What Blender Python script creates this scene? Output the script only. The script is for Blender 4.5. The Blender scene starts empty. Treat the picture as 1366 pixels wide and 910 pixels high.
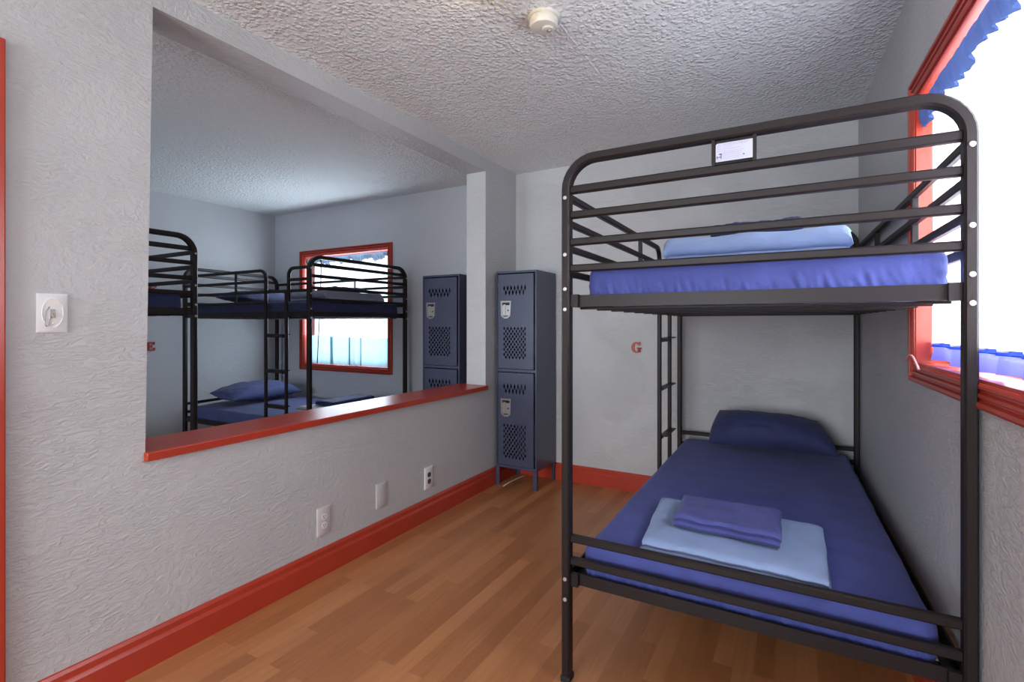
import bpy, bmesh, math, random
from mathutils import Vector as V, noise, Matrix
random.seed(7)
SC = bpy.context.scene
COL = SC.collection
PI = math.pi
W_PX, H_PX = 1366, 910

# ------------------------------------------------------------------ helpers
class MB:
    """collects geometry (in world coordinates) for ONE mesh object"""
    def __init__(s): s.v = []; s.f = []; s.m = []
    def add(s, vs, fs, mi=0):
        o = len(s.v); s.v += [V(p) for p in vs]
        for f in fs: s.f.append([o+i for i in f]); s.m.append(mi)
    def hexa(s, p, mi=0):          # p: 4 bottom (ccw) + 4 top
        s.add(p, [(3,2,1,0),(4,5,6,7),(0,1,5,4),(1,2,6,5),(2,3,7,6),(3,0,4,7)], mi)
    def box(s, x0, x1, y0, y1, z0, z1, mi=0):
        s.hexa([(x0,y0,z0),(x1,y0,z0),(x1,y1,z0),(x0,y1,z0),(x0,y0,z1),(x1,y0,z1),(x1,y1,z1),(x0,y1,z1)], mi)
    def sweep(s, path, n, a, b, mi=0, ch=0.18, closed=False):
        """rectangular tube: path points, n = constant normal of the path's plane, half sizes a (in plane) and b (along n)"""
        n = V(n).normalized(); path = [V(p) for p in path]; N = len(path); c = min(a, b)*ch*2
        ring = [(a,b-c),(a-c,b),(-a+c,b),(-a,b-c),(-a,-b+c),(-a+c,-b),(a-c,-b),(a,-b+c)]
        vs = []
        for i, p in enumerate(path):
            if closed:
                t = (path[(i+1)%N]-path[(i-1)%N]).normalized(); k = 1
            elif i == 0: t = (path[1]-p).normalized(); k = 1
            elif i == N-1: t = (p-path[-2]).normalized(); k = 1
            else:
                t0 = (p-path[i-1]).normalized(); t1 = (path[i+1]-p).normalized(); t = (t0+t1).normalized()
                k = 1/max(.3, t.dot(t0))
            m = n.cross(t).normalized()
            vs += [p + m*u*k + n*w for u, w in ring]
        fs = []; R = 8
        for i in range(N if closed else N-1):
            j = (i+1) % N
            for q in range(R): fs.append((i*R+q, i*R+(q+1)%R, j*R+(q+1)%R, j*R+q))
        if not closed:
            fs.append(tuple(range(R))[::-1]); fs.append(tuple((N-1)*R+q for q in range(R)))
        s.add(vs, fs, mi)
    def tube(s, path, r, mi=0, R=8):
        path = [V(p) for p in path]; N = len(path); vs = []; fs = []
        for i, p in enumerate(path):
            t = (path[min(i+1,N-1)]-path[max(i-1,0)]).normalized()
            u = t.orthogonal() if i == 0 else (u - t*u.dot(t))
            u = u.normalized(); w = t.cross(u)
            for q in range(R):
                an = 2*PI*q/R; vs.append(p + u*r*math.cos(an) + w*r*math.sin(an))
        for i in range(N-1):
            for q in range(R): fs.append((i*R+q, i*R+(q+1)%R, (i+1)*R+(q+1)%R, (i+1)*R+q))
        fs.append(tuple(range(R))[::-1]); fs.append(tuple((N-1)*R+q for q in range(R)))
        s.add(vs, fs, mi)
    def lathe(s, c, ax, prof, mi=0, R=32):
        """prof: list of (radius, distance along ax)"""
        ax = V(ax).normalized(); u = ax.orthogonal().normalized(); w = ax.cross(u); c = V(c); vs = []; fs = []
        for r, d in prof:
            for q in range(R):
                an = 2*PI*q/R; vs.append(c + ax*d + (u*math.cos(an)+w*math.sin(an))*max(r,1e-4))
        for i in range(len(prof)-1):
            for q in range(R): fs.append((i*R+q, i*R+(q+1)%R, (i+1)*R+(q+1)%R, (i+1)*R+q))
        fs.append(tuple(range(R))[::-1]); fs.append(tuple((len(prof)-1)*R+q for q in range(R)))
        s.add(vs, fs, mi)
    def prism(s, poly, O, ux, uy, un, d, mi=0):
        """2-D polygon extruded by d along un"""
        O, ux, uy, un = V(O), V(ux), V(uy), V(un); n = len(poly)
        a = [O+ux*p[0]+uy*p[1] for p in poly]; b = [p+un*d for p in a]
        s.add(a+b, [tuple(range(n))[::-1], tuple(range(n, 2*n))] + [(i,(i+1)%n,n+(i+1)%n,n+i) for i in range(n)], mi)
    def grid(s, fn, nu, nv, mi=0):
        vs = [fn(i/nu, j/nv) for j in range(nv+1) for i in range(nu+1)]
        fs = [(j*(nu+1)+i, j*(nu+1)+i+1, (j+1)*(nu+1)+i+1, (j+1)*(nu+1)+i) for j in range(nv) for i in range(nu)]
        s.add(vs, fs, mi)
    def build(s, name, mats, parent=None, smooth=35, bevel=0, merge=False):
        org = ORG.get(parent.name, V((0,0,0))) if parent else V((0,0,0))
        me = bpy.data.meshes.new(name)
        me.from_pydata([p-org for p in s.v], [], s.f)
        mats = mats if isinstance(mats, (list, tuple)) else [mats]
        for m in mats: me.materials.append(m)
        me.polygons.foreach_set('material_index', s.m)
        bm = bmesh.new(); bm.from_mesh(me)
        if merge: bmesh.ops.remove_doubles(bm, verts=bm.verts, dist=1e-5)
        bmesh.ops.recalc_face_normals(bm, faces=bm.faces)
        bm.to_mesh(me); bm.free()
        if smooth:
            me.polygons.foreach_set('use_smooth', [True]*len(me.polygons))
            if smooth < 180: me.set_sharp_from_angle(angle=math.radians(smooth))
        o = bpy.data.objects.new(name, me); COL.objects.link(o)
        if parent: o.parent = parent; ORG[o.name] = org.copy()
        if bevel:
            b = o.modifiers.new('bevel', 'BEVEL'); b.width = bevel; b.segments = 2; b.limit_method = 'ANGLE'; b.angle_limit = math.radians(40)
        return o
ORG = {}
def tag(o, label, cat, group=None):
    o['label'] = label; o['category'] = cat
    if group: o['group'] = group
    return o
def thing(name, label, cat, loc, group=None):
    o = bpy.data.objects.new(name, None); COL.objects.link(o); o.location = loc; o.empty_display_size = .05
    ORG[o.name] = V(loc)
    return tag(o, label, cat, group)
def struct(o): o['kind'] = 'structure'; return o
def lerp(a, b, t): return V(a)*(1-t) + V(b)*t

# ------------------------------------------------------------------ materials
def mat(name, col, rough=.5, spec=.5, metal=0.0, build=None, coat=0):
    m = bpy.data.materials.new(name); m.use_nodes = True
    nt = m.node_tree; b = nt.nodes['Principled BSDF']
    b.inputs['Base Color'].default_value = (*col, 1); b.inputs['Roughness'].default_value = rough
    b.inputs['Specular IOR Level'].default_value = spec; b.inputs['Metallic'].default_value = metal
    if coat: b.inputs['Coat Weight'].default_value = coat; b.inputs['Coat Roughness'].default_value = .15
    if build: build(nt, b)
    return m
def nd(nt, t, **k):
    n = nt.nodes.new(t)
    for a, v in k.items():
        if a in n.inputs: n.inputs[a].default_value = v
        else: setattr(n, a, v)
    return n
def coords(nt, scale=(1,1,1), kind='Object'):
    tc = nd(nt, 'ShaderNodeTexCoord'); mp = nd(nt, 'ShaderNodeMapping'); mp.inputs['Scale'].default_value = scale
    nt.links.new(tc.outputs[kind], mp.inputs['Vector']); return mp.outputs['Vector']
def ramp(nt, src, stops):
    r = nd(nt, 'ShaderNodeValToRGB'); e = r.color_ramp.elements
    while len(e) < len(stops): e.new(.5)
    for q, (p, c) in zip(e, stops): q.position = p; q.color = (*c, 1) if len(c) == 3 else c
    nt.links.new(src, r.inputs['Fac']); return r.outputs['Color']
def bump(nt, b, src, strength, dist, prev=None):
    n = nd(nt, 'ShaderNodeBump', Strength=strength, Distance=dist); nt.links.new(src, n.inputs['Height'])
    if prev: nt.links.new(prev, n.inputs['Normal'])
    nt.links.new(n.outputs['Normal'], b.inputs['Normal']); return n.outputs['Normal']
def noi(nt, vec, scale, detail=4, rough=.5, dist=0):
    n = nd(nt, 'ShaderNodeTexNoise', Scale=scale, Detail=detail, Roughness=rough, Distortion=dist); nt.links.new(vec, n.inputs['Vector']); return n.outputs['Fac']

def stucco(strength, c0, c1):
    def f(nt, b):
        v = coords(nt)
        big = noi(nt, v, 3.2, 3)
        a = noi(nt, v, 46, 4, .55, .6); tro = noi(nt, coords(nt, (1, 1, 3.2)), 20, 5, .6, 1.2)
        rm = ramp(nt, tro, [(.42, (0,0,0)), (.58, (1,1,1))])
        mx = nd(nt, 'ShaderNodeMix', data_type='FLOAT'); nt.links.new(ramp(nt, big, [(.4,(0,0,0)),(.62,(1,1,1))]), mx.inputs[0])
        nt.links.new(a, mx.inputs[2]); nt.links.new(rm, mx.inputs[3])
        bump(nt, b, mx.outputs[0], strength, .012)
        nt.links.new(ramp(nt, noi(nt, v, 1.6, 4), [(.3, c0), (.7, c1)]), b.inputs['Base Color'])
    return f
def popcorn(nt, b):
    v = coords(nt)
    wob = nd(nt, 'ShaderNodeTexNoise', Scale=60, Detail=2); nt.links.new(v, wob.inputs['Vector'])
    mxv = nd(nt, 'ShaderNodeMix', data_type='VECTOR'); mxv.inputs[0].default_value = .022
    nt.links.new(v, mxv.inputs[4]); nt.links.new(wob.outputs['Color'], mxv.inputs[5])
    vo = nd(nt, 'ShaderNodeTexVoronoi', Scale=50, Randomness=1.0); nt.links.new(mxv.outputs[1], vo.inputs['Vector'])
    dots = ramp(nt, vo.outputs['Distance'], [(.08, (1,1,1)), (.68, (0,0,0))])
    mask = ramp(nt, noi(nt, v, 14, 3), [(.38, (.45,)*3), (.6, (1,1,1))])
    mul = nd(nt, 'ShaderNodeMath', operation='MULTIPLY'); nt.links.new(dots, mul.inputs[0]); nt.links.new(mask, mul.inputs[1])
    n = bump(nt, b, mul.outputs[0], .62, .017)
    bump(nt, b, noi(nt, v, 95, 4, .6), .3, .008, n)
def floorboards(nt, b):
    tc = nd(nt, 'ShaderNodeTexCoord'); mp = nd(nt, 'ShaderNodeMapping'); mp.inputs['Rotation'].default_value = (0, 0, PI/2)
    nt.links.new(tc.outputs['Object'], mp.inputs['Vector'])
    br = nd(nt, 'ShaderNodeTexBrick'); br.offset = .37; br.offset_frequency = 2
    for k, x in {'Scale':1, 'Mortar Size':.0008, 'Mortar Smooth':.2, 'Bias':0, 'Brick Width':.58, 'Row Height':.066}.items(): br.inputs[k].default_value = x
    br.inputs['Color1'].default_value = (0,0,0,1); br.inputs['Color2'].default_value = (1,1,1,1); br.inputs['Mortar'].default_value = (.35,.35,.35,1)
    nt.links.new(mp.outputs['Vector'], br.inputs['Vector'])
    col = ramp(nt, br.outputs['Color'], [(0, (.36,.135,.048)), (.5, (.43,.172,.064)), (1, (.52,.222,.088))])
    g = noi(nt, coords(nt, (26, 1.6, 1)), 3, 6, .55, .15)
    gr = ramp(nt, g, [(.28, (.84,.8,.76)), (.55, (1,1,1)), (.8, (1.08,1.06,1.0))])
    mx = nd(nt, 'ShaderNodeMix', data_type='RGBA', blend_type='MULTIPLY'); mx.inputs[0].default_value = .8
    nt.links.new(col, mx.inputs[6]); nt.links.new(gr, mx.inputs[7]); nt.links.new(mx.outputs[2], b.inputs['Base Color'])
    b.inputs['Roughness'].default_value = .33
def fabric(scale, amt, c, var=.12):
    def f(nt, b):
        v = coords(nt)
        a = noi(nt, v, scale, 4, .6)
        n = bump(nt, b, a, amt, .004)
        bump(nt, b, noi(nt, v, 7, 5, .6, 1.5), .35, .012, n)
        lo = tuple(x*(1-var) for x in c); hi = tuple(x*(1+var) for x in c)
        nt.links.new(ramp(nt, noi(nt, v, 9, 3), [(.3, lo), (.7, hi)]), b.inputs['Base Color'])
        b.inputs['Sheen Weight'].default_value = .08; b.inputs['Sheen Roughness'].default_value = .5
    return f
def paint(c, amt=.05, scale=30):
    def f(nt, b):
        v = coords(nt); bump(nt, b, noi(nt, v, scale, 4), amt, .004)
        nt.links.new(ramp(nt, noi(nt, v, 4, 4), [(.3, tuple(x*.92 for x in c)), (.7, tuple(min(1,x*1.06) for x in c))]), b.inputs['Base Color'])
    return f
M = {}
M['wall'] = mat('painted stucco', (.5,.5,.5), .55, .4, build=stucco(.43, (.495,.503,.51), (.55,.557,.56)))
M['wall_far'] = mat('painted plaster', (.5,.5,.5), .5, .4, build=stucco(.3, (.5,.51,.53), (.55,.56,.575)))
M['ceiling'] = mat('popcorn ceiling', (.82,.845,.84), .75, .3, build=popcorn)
M['floor'] = mat('laminate strips', (.4,.2,.08), .3, .5, build=floorboards)
RED = (.43,.045,.022)
M['red'] = mat('red gloss paint', RED, .3, .5, build=paint(RED))
M['frame'] = mat('dark brown powder coat', (.012,.0078,.0078), .42, .22, build=paint((.017,.0125,.0125), .03, 60))
M['screw'] = mat('zinc screw', (.5,.48,.46), .35, .5, .6)
M['navy'] = mat('navy cotton sheet', (.05,.055,.2), .75, .2, build=fabric(320, .15, (.063,.079,.275)))
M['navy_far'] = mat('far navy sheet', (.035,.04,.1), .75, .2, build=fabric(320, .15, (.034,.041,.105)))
M['navy_far_lit'] = mat('lit far navy sheet', (.06,.07,.17), .75, .2, build=fabric(320, .15, (.058,.07,.175)))
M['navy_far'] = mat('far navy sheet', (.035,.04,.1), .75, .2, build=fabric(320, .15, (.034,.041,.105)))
M['navy_far_lit'] = mat('lit far navy sheet', (.06,.07,.17), .75, .2, build=fabric(320, .15, (.058,.07,.175)))  # lighter copy of the far navy, its lit look put into the colour
M['navy_dark'] = mat('dark navy pillowcase', (.025,.03,.085), .75, .25, build=fabric(320, .15, (.03,.036,.105)))
M['sheet'] = mat('violet navy sheet', (.07,.075,.26), .7, .3, build=fabric(260, .2, (.066,.074,.25)))
M['blanket'] = mat('pale blue fleece', (.25,.335,.54), .9, .2, build=fabric(420, .5, (.25,.335,.54), .06))
M['blanket_grey'] = mat('grey blue fleece', (.3,.33,.4), .9, .2, build=fabric(420, .5, (.3,.33,.42), .06))
M['blanket_white'] = mat('pale grey fleece', (.55,.55,.57), .9, .2, build=fabric(420, .5, (.5,.5,.54), .06))
M['locker'] = mat('navy enamel', (.035,.045,.085), .28, .5, build=paint((.058,.067,.112), .02, 80))
M['locker_in'] = mat('locker inside', (.012,.014,.02), .7, .2)
M['chrome'] = mat('brushed steel', (.42,.4,.38), .38, .5, .8)
M['black'] = mat('black plastic', (.012,.012,.012), .5, .3)
M['white_plastic'] = mat('white plastic', (.75,.75,.76), .35, .5)
M['grey_plastic'] = mat('pinkish white plastic', (.6,.56,.56), .35, .5)
M['outlet_paint'] = mat('painted over plate', (.53,.53,.525), .5, .4)
M['dark_socket'] = mat('dark socket', (.08,.075,.07), .5, .4)
M['cream'] = mat('cream plastic', (.72,.69,.6), .4, .5)
M['brass'] = mat('toggle', (.35,.32,.28), .4, .5)
M['letter_red'] = mat('red letter', (.42,.05,.02), .4, .5)
M['letter_dark'] = mat('dark red letter', (.35,.025,.02), .4, .5)
M['paper'] = mat('white label', (.5,.51,.6), .5, .3)
M['ink'] = mat('grey print', (.32,.33,.5), .6, .2)
M['ink_blue'] = mat('blue print', (.03,.03,.22), .6, .2)
M['pink'] = mat('pink plastic', (.75,.35,.35), .35, .5)
M['straw'] = mat('pale stick', (.8,.75,.62), .5, .3)
M['rubber'] = mat('rubber', (.02,.02,.02), .7, .2)
M['cord'] = mat('dark cord', (.02,.02,.03), .6, .2)

def cloth(name, col, transp, transl=.6):
    m = bpy.data.materials.new(name); m.use_nodes = True; nt = m.node_tree; nt.nodes.clear()
    out = nd(nt, 'ShaderNodeOutputMaterial'); d = nd(nt, 'ShaderNodeBsdfDiffuse', Color=(*col,1)); t = nd(nt, 'ShaderNodeBsdfTranslucent', Color=(*col,1))
    tr = nd(nt, 'ShaderNodeBsdfTransparent', Color=(*[min(1,.35+.65*c) for c in col],1)); a = nd(nt, 'ShaderNodeMixShader', Fac=transl); b = nd(nt, 'ShaderNodeMixShader', Fac=transp)
    v = coords(nt, (60, 60, 4)); nb = nd(nt, 'ShaderNodeBump', Strength=.2, Distance=.003); nt.links.new(noi(nt, v, 4, 3), nb.inputs['Height'])
    nt.links.new(nb.outputs[0], d.inputs['Normal'])
    nt.links.new(d.outputs[0], a.inputs[1]); nt.links.new(t.outputs[0], a.inputs[2])
    nt.links.new(a.outputs[0], b.inputs[1]); nt.links.new(tr.outputs[0], b.inputs[2]); nt.links.new(b.outputs[0], out.inputs['Surface'])
    return m
M['sheer'] = cloth('white sheer curtain', (.82,.82,.86), .58)
M['hem'] = cloth('blue hem', (.10,.11,.42), .06)
M['hem_band'] = cloth('dark blue band', (.02,.04,.25), .01)
M['valance'] = cloth('blue ruffle', (.05,.085,.21), .02, .35)
M['cafe'] = cloth('pale blue cafe curtain', (.17,.26,.30), .02, .6)
M['valance_far'] = cloth('grey blue ruffle', (.12,.165,.22), .02, .5)
def glass():
    m = bpy.data.materials.new('window glass'); m.use_nodes = True; nt = m.node_tree; nt.nodes.clear()
    out = nd(nt, 'ShaderNodeOutputMaterial'); t = nd(nt, 'ShaderNodeBsdfTransparent'); g = nd(nt, 'ShaderNodeBsdfGlossy', Roughness=.02); x = nd(nt, 'ShaderNodeMixShader', Fac=.06)
    nt.links.new(t.outputs[0], x.inputs[1]); nt.links.new(g.outputs[0], x.inputs[2]); nt.links.new(x.outputs[0], out.inputs['Surface']); return m
M['glass'] = glass()
def emit(name, col, s):
    m = bpy.data.materials.new(name); m.use_nodes = True; nt = m.node_tree; nt.nodes.clear()
    out = nd(nt, 'ShaderNodeOutputMaterial'); e = nd(nt, 'ShaderNodeEmission', Color=(*col,1), Strength=s); nt.links.new(e.outputs[0], out.inputs['Surface']); return m

# ------------------------------------------------------------------ room
XL, XLB = -2.02, -2.19          # partition wall faces
YB = 3.67; YBF = 3.73           # back walls of this room and of the far room
ZC = 2.46; Y0 = -3.2; XF = -5.2
def xr(y): return .326 + .031*(YB-y)
OZ0, OZ1, OY1 = .735, 2.365, 3.2   # opening

mb = MB(); mb.box(XF-.2, .8, Y0-.2, YBF+.2, -.1, 0); struct(mb.build('floor', M['floor'], smooth=0))
mb = MB(); mb.box(XF-.2, .8, Y0-.2, YBF+.2, ZC, ZC+.1)
mb.prism([(-.006,0),(-.002,-.0022),(.002,-.0022),(.006,0)], (-.85, Y0, ZC), (1,0,0), (0,0,1), (0,1,0), YB-Y0)   # taped joint
struct(mb.build('ceiling', M['ceiling'], smooth=0))
mb = MB()
mb.box(XLB, XL, Y0, YB, 0, OZ0); mb.box(XLB, XL, Y0, YB, OZ1, ZC); mb.box(XLB, XL, OY1, YB, OZ0, OZ1)
ya, yb_ = .934, .959
mb.hexa([(XLB,Y0,OZ0),(XL,Y0,OZ0),(XL,ya,OZ0),(XLB,ya,OZ0),(XLB,Y0,OZ1),(XL,Y0,OZ1),(XL,yb_,OZ1),(XLB,yb_,OZ1)])
struct(mb.build('wall_left', M['wall'], smooth=0))
mb = MB(); mb.box(XLB, .6, YB, YB+.15, 0, ZC); struct(mb.build('wall_back', M['wall'], smooth=0))
GX0, GX1, GZ0, GZ1 = -1.8, -.15, .45, 2.2      # added window behind the camera, opened for fill light
HX0, HX1 = -4.6, -2.9                            # and its neighbour in the far room, added likewise
mb = MB()
for a in ((XLB,GX0,0,ZC),(GX1,.9,0,ZC),(GX0,GX1,0,GZ0),(GX0,GX1,GZ1,ZC)): mb.box(a[0],a[1],Y0-.16,Y0,a[2],a[3])
struct(mb.build('wall_front', M['wall'], smooth=0))
# right wall, slightly out of square, with the window opening: local (t along the wall towards the camera, n outwards, z)
RO = V((.326, YB, 0)); RD = V((.031, -1, 0)).normalized(); RN = V((1, .031, 0)).normalized()
def RW(t, n, z): return RO + RD*t + RN*n + V((0,0,z))
def rbox(mb, t0, t1, n0, n1, z0, z1, mi=0):
    mb.hexa([RW(t0,n0,z0),RW(t1,n0,z0),RW(t1,n1,z0),RW(t0,n1,z0),RW(t0,n0,z1),RW(t1,n0,z1),RW(t1,n1,z1),RW(t0,n1,z1)], mi)
WT0, WT1, WZ0, WZ1 = 1.425, 2.66, 1.08, 2.02
mb = MB()
for a in ((-.1,WT0,0,ZC),(WT1,7.0,0,ZC),(WT0,WT1,0,WZ0),(WT0,WT1,WZ1,ZC)): rbox(mb, a[0], a[1], 0, .16, a[2], a[3])
struct(mb.build('wall_right', M['wall'], smooth=0))
# far room walls
FX0, FX1, FZ0, FZ1 = -4.70, -3.475, .785, 1.965
mb = MB()
for a in ((XF-.15,FX0,0,ZC),(FX1,XLB,0,ZC),(FX0,FX1,0,FZ0),(FX0,FX1,FZ1,ZC)): mb.box(a[0],a[1],YBF,YBF+.16,a[2],a[3])
struct(mb.build('wall_back_far', M['wall_far'], smooth=0))
mb = MB(); mb.box(XF-.15, XF, Y0, YBF, 0, ZC); struct(mb.build('wall_left_far', M['wall_far'], smooth=0))
mb = MB()
for a in ((XF-.15,HX0,0,ZC),(HX1,XLB,0,ZC),(HX0,HX1,0,GZ0),(HX0,HX1,GZ1,ZC)): mb.box(a[0],a[1],Y0-.16,Y0,a[2],a[3])
struct(mb.build('wall_front_far', M['wall_far'], smooth=0))

# baseboards (moulded profile)
BP = [(0,0),(.02,0),(.02,.085),(.015,.094),(.012,.098),(.012,.118),(.006,.128),(0,.13)]
def baseboard(name, p, q, nrm):
    p, q, nrm = V(p), V(q), V(nrm).normalized(); mb = MB(); d = q-p
    mb.prism(BP, p, nrm, (0,0,1), d.normalized(), d.length); return struct(mb.build(name, M['red'], smooth=25))
baseboard('baseboard_left', (XL, .58, 0), (XL, YB, 0), (1,0,0))
baseboard('baseboard_back', (XL, YB, 0), (xr(YB), YB, 0), (0,-1,0))
baseboard('baseboard_right', RW(0,0,0), RW(6.8,0,0), -RN)
baseboard('baseboard_far_back', (XF, YBF, 0), (XLB, YBF, 0), (0,-1,0))
baseboard('baseboard_far_left', (XF, Y0, 0), (XF, YBF, 0), (1,0,0))
# red sill of the pass-through
mb = MB()
mb.hexa([(-2.255,.935,.737),(-1.995,.93,.735),(-1.995,3.202,.735),(-2.255,3.24,.737),(-2.255,.935,.768),(-1.995,.93,.766),(-1.995,3.202,.766),(-2.255,3.24,.768)])
struct(mb.build('trim_1', M['red'], bevel=.003))
# door casing at the left edge and its door
mb = MB(); mb.box(XL, XL+.02, .475, .565, 0, 2.05); mb.box(XL, XL+.02, -.42, .475, 1.96, 2.05); mb.box(XL, XL+.02, -.51, -.42, 0, 2.05)
struct(mb.build('trim_2', M['red'], bevel=.004))
mb = MB(); mb.box(XL, XL+.012, -.42, .475, .01, 1.96)
for z0, z1 in ((.15,.9),(1.05,1.82)):
    for y0, y1 in ((-.33,-.02),(.07,.38)): mb.box(XL+.012, XL+.018, y0, y1, z0, z1)
d1 = struct(mb.build('door_1', M['red'], bevel=.003))
mb = MB(); mb.lathe((XL+.018,.41,.98), (1,0,0), [(.025,0),(.025,.006),(.009,.01),(.009,.03),(.026,.038),(.03,.05),(.024,.062),(.004,.066)], R=20)
mb.build('door_knob', M['chrome'], d1)

# ------------------------------------------------------------------ windows
def casing_profile(mb, corners, nrm, w, close=True):
    """fluted casing swept round a rectangle; corners = inner rectangle as (a,b) with map function"""
def win_frame(name, P, a0, a1, z0, z1, w, prot):
    """P(a, n, z): wall coordinates, n<0 into the room. Fluted casing round the opening, jamb lining inside."""
    prof = [(0,0),(0,-prot*.55),(.006,-prot*.8),(.012,-prot*.8),(.016,-prot*.35),(.021,-prot*.35),(.025,-prot*.8),(.033,-prot*.8),(.037,-prot*.4),(.041,-prot*.4),(.045,-prot*.95),(w-.006,-prot),(w,-prot*.85),(w,0)]
    # outward offset k along prof[.][0]
    cs = [(a0,z0,-1,-1),(a1,z0,1,-1),(a1,z1,1,1),(a0,z1,-1,1)]
    mb = MB(); n = len(prof); vs = []
    for (a,z,sa,sz) in cs:
        for (k,d) in prof: vs.append(P(a+sa*k, d, z+sz*k))
    fs = []
    for i in range(4):
        j = (i+1)%4
        for q in range(n-1): fs.append((i*n+q, i*n+q+1, j*n+q+1, j*n+q))
        fs.append((i*n+n-1, i*n, j*n, j*n+n-1))
    mb.add(vs, fs)
    return mb
def hbox(mb, P, a0, a1, n0, n1, z0, z1, mi=0):
    mb.hexa([P(a0,n0,z0),P(a1,n0,z0),P(a1,n1,z0),P(a0,n1,z0),P(a0,n0,z1),P(a1,n0,z1),P(a1,n1,z1),P(a0,n1,z1)], mi)
def window(name, P, a0, a1, z0, z1, w, prot):
    e = bpy.data.objects.new(name, None); COL.objects.link(e); e.location = P(a0,0,z0); ORG[e.name] = V(e.location); struct(e)
    win_frame(name, P, a0, a1, z0, z1, w, prot).build('casing', M['red'], e, smooth=25)
    mb = MB(); T = .008
    hbox(mb,P,a0,a0+T,-.004,.15,z0,z1); hbox(mb,P,a1-T,a1,-.004,.15,z0,z1); hbox(mb,P,a0,a1,-.004,.15,z1-T,z1); hbox(mb,P,a0,a1,-.004,.15,z0,z0+T)
    mb.build('jamb', M['red'], e, smooth=0)
    mb = MB(); S = .035; am = (a0+a1)/2
    A0, A1, Z0_, Z1_ = a0+T, a1-T, z0+T, z1-T
    hbox(mb,P,A0,A0+S,.105,.135,Z0_,Z1_); hbox(mb,P,A1-S,A1,.105,.135,Z0_,Z1_); hbox(mb,P,A0,A1,.105,.135,Z0_,Z0_+S); hbox(mb,P,A0,A1,.105,.135,Z1_-S,Z1_)
    mb.build('sash', M['white_plastic'], e, smooth=0, bevel=.003)
    for q0, q1 in ((A0+S,A1-S),):
        mb = MB(); hbox(mb,P,q0,q1,.118,.122,Z0_+S,Z1_-S); mb.build('pane', M['glass'], e, smooth=0)
    return e
def FP(a, n, z): return V((a, YBF+n, z))
window('window_1', RW, WT0, WT1, WZ0, WZ1, .06, .016)
def BPt(a, n, z): return V((a, Y0-n, z))
window('added_window_rear', BPt, GX0, GX1, GZ0, GZ1, .06, .025)  # added, unseen: brings frontal fill light into this room
window('added_window_far_rear', BPt, HX0, HX1, GZ0, GZ1, .06, .025)  # added, unseen: brings fill light into the far room
window('window_2', FP, FX0, FX1, FZ0, FZ1, .055, .025)

def ruffle(P, a0, a1, n, ztop, hfn, amp, waves, seed, nu=220, nv=10, puff=.02):
    def f(u, v):
        a = a0+(a1-a0)*u; ph = waves*2*PI*u + 1.3*math.sin(u*17+seed) ; fall = .25+.75*v
        off = amp*fall*math.sin(ph) + amp*.4*fall*math.sin(ph*2.3+1) - puff*math.sin(PI*min(1,v*1.1))
        return P(a + .25*amp*math.sin(ph*1.1+.7)*v, n+off, ztop - hfn(u)*v)
    return f
# curtain of window 1: white sheer panel with a blue hem band, and the ruffled valance above it
cur = thing('curtain', 'long white sheer curtain with blue hem in the window beside the nearest bunk', 'curtain', RW(1.9,.055,WZ0+.02))
def csheet(P, a0, a1, n, z0, z1, amp, waves, seed, slant=0):
    def f(u, v):
        a = a0+(a1-a0)*u; ph = waves*2*PI*u + 1.1*math.sin(u*9+seed)
        return P(a, n + amp*(.4+.6*v)*math.sin(ph) + .3*amp*math.sin(2.1*ph+seed), z1+(z0-z1)*v + slant*v*math.sin(u*11+seed))
    return f
NCU = .034
mb = MB(); mb.grid(csheet(RW, WT0+.012, WT1-.02, NCU, 1.155, 2.0, .013, 7, 1), 160, 12); mb.build('curtain_panel', M['sheer'], cur, smooth=180)
mb = MB(); mb.grid(csheet(RW, WT0+.012, WT1-.02, NCU-.003, 1.147, 1.16, .013, 7, 1), 160, 2); mb.build('hem_band', M['hem_band'], cur, smooth=180)
mb = MB(); mb.grid(csheet(RW, WT0+.014, WT1-.02, NCU, 1.1, 1.15, .015, 7, 1, .004), 160, 4); mb.build('hem_ruffle', M['hem'], cur, smooth=180)
mb = MB(); mb.grid(ruffle(RW, WT0+.01, WT1-.01, .014, 1.995, lambda u: .085+.013*math.sin(u*23)+.005*math.sin(u*52), .009, 18, 2, 320, 10, .012), 320, 10)
tag(mb.build('valance', M['valance'], smooth=180), 'blue ruffled valance at the top of the window beside the nearest bunk', 'valance')
mb = MB(); mb.tube([RW(t,-.022,z) for t, z in ((1.56,1.072),(1.535,1.084),(1.51,1.096),(1.485,1.107),(1.455,1.112),(1.425,1.112),(1.40,1.107),(1.385,1.1),(1.378,1.092))], .004)
tag(mb.build('tieback_hook', M['pink'], smooth=180), 'small pink curved hook on the corner of the window casing beside the nearest bunk', 'hook')
# far window: cafe curtain panels and ruffle
fam = thing('cafe_curtain', 'pale blue cafe curtain panels across the lower half of the far window', 'curtain', FP(-4.1,.05,FZ0+.01))
for k, (a0, a1, z1, am) in enumerate(((-4.66,-4.30,1.10,.005),(-4.33,-4.04,1.09,.006),(-4.06,-3.90,1.085,.012),(-3.885,-3.50,1.085,.004))):
    mb = MB(); mb.grid(csheet(FP, a0, a1, .05-.012*(k%2), FZ0+.012, z1, am, 2.2, k*2.1), 40, 8)
    n_ = .05-.012*(k%2)
    for ae in (a0, a1): mb.tube([FP(ae, n_-.002, FZ0+.012), FP(ae, n_-.002, z1)], .0028)
    mb.build('curtain_panel', M['cafe'], fam, smooth=180)
mb = MB(); mb.grid(ruffle(FP, FX0+.015, FX1-.015, .035, FZ1-.02, lambda u: .07+.016*math.sin(u*31)+.01*math.sin(u*77), .011, 30, 5), 300, 8)
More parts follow.
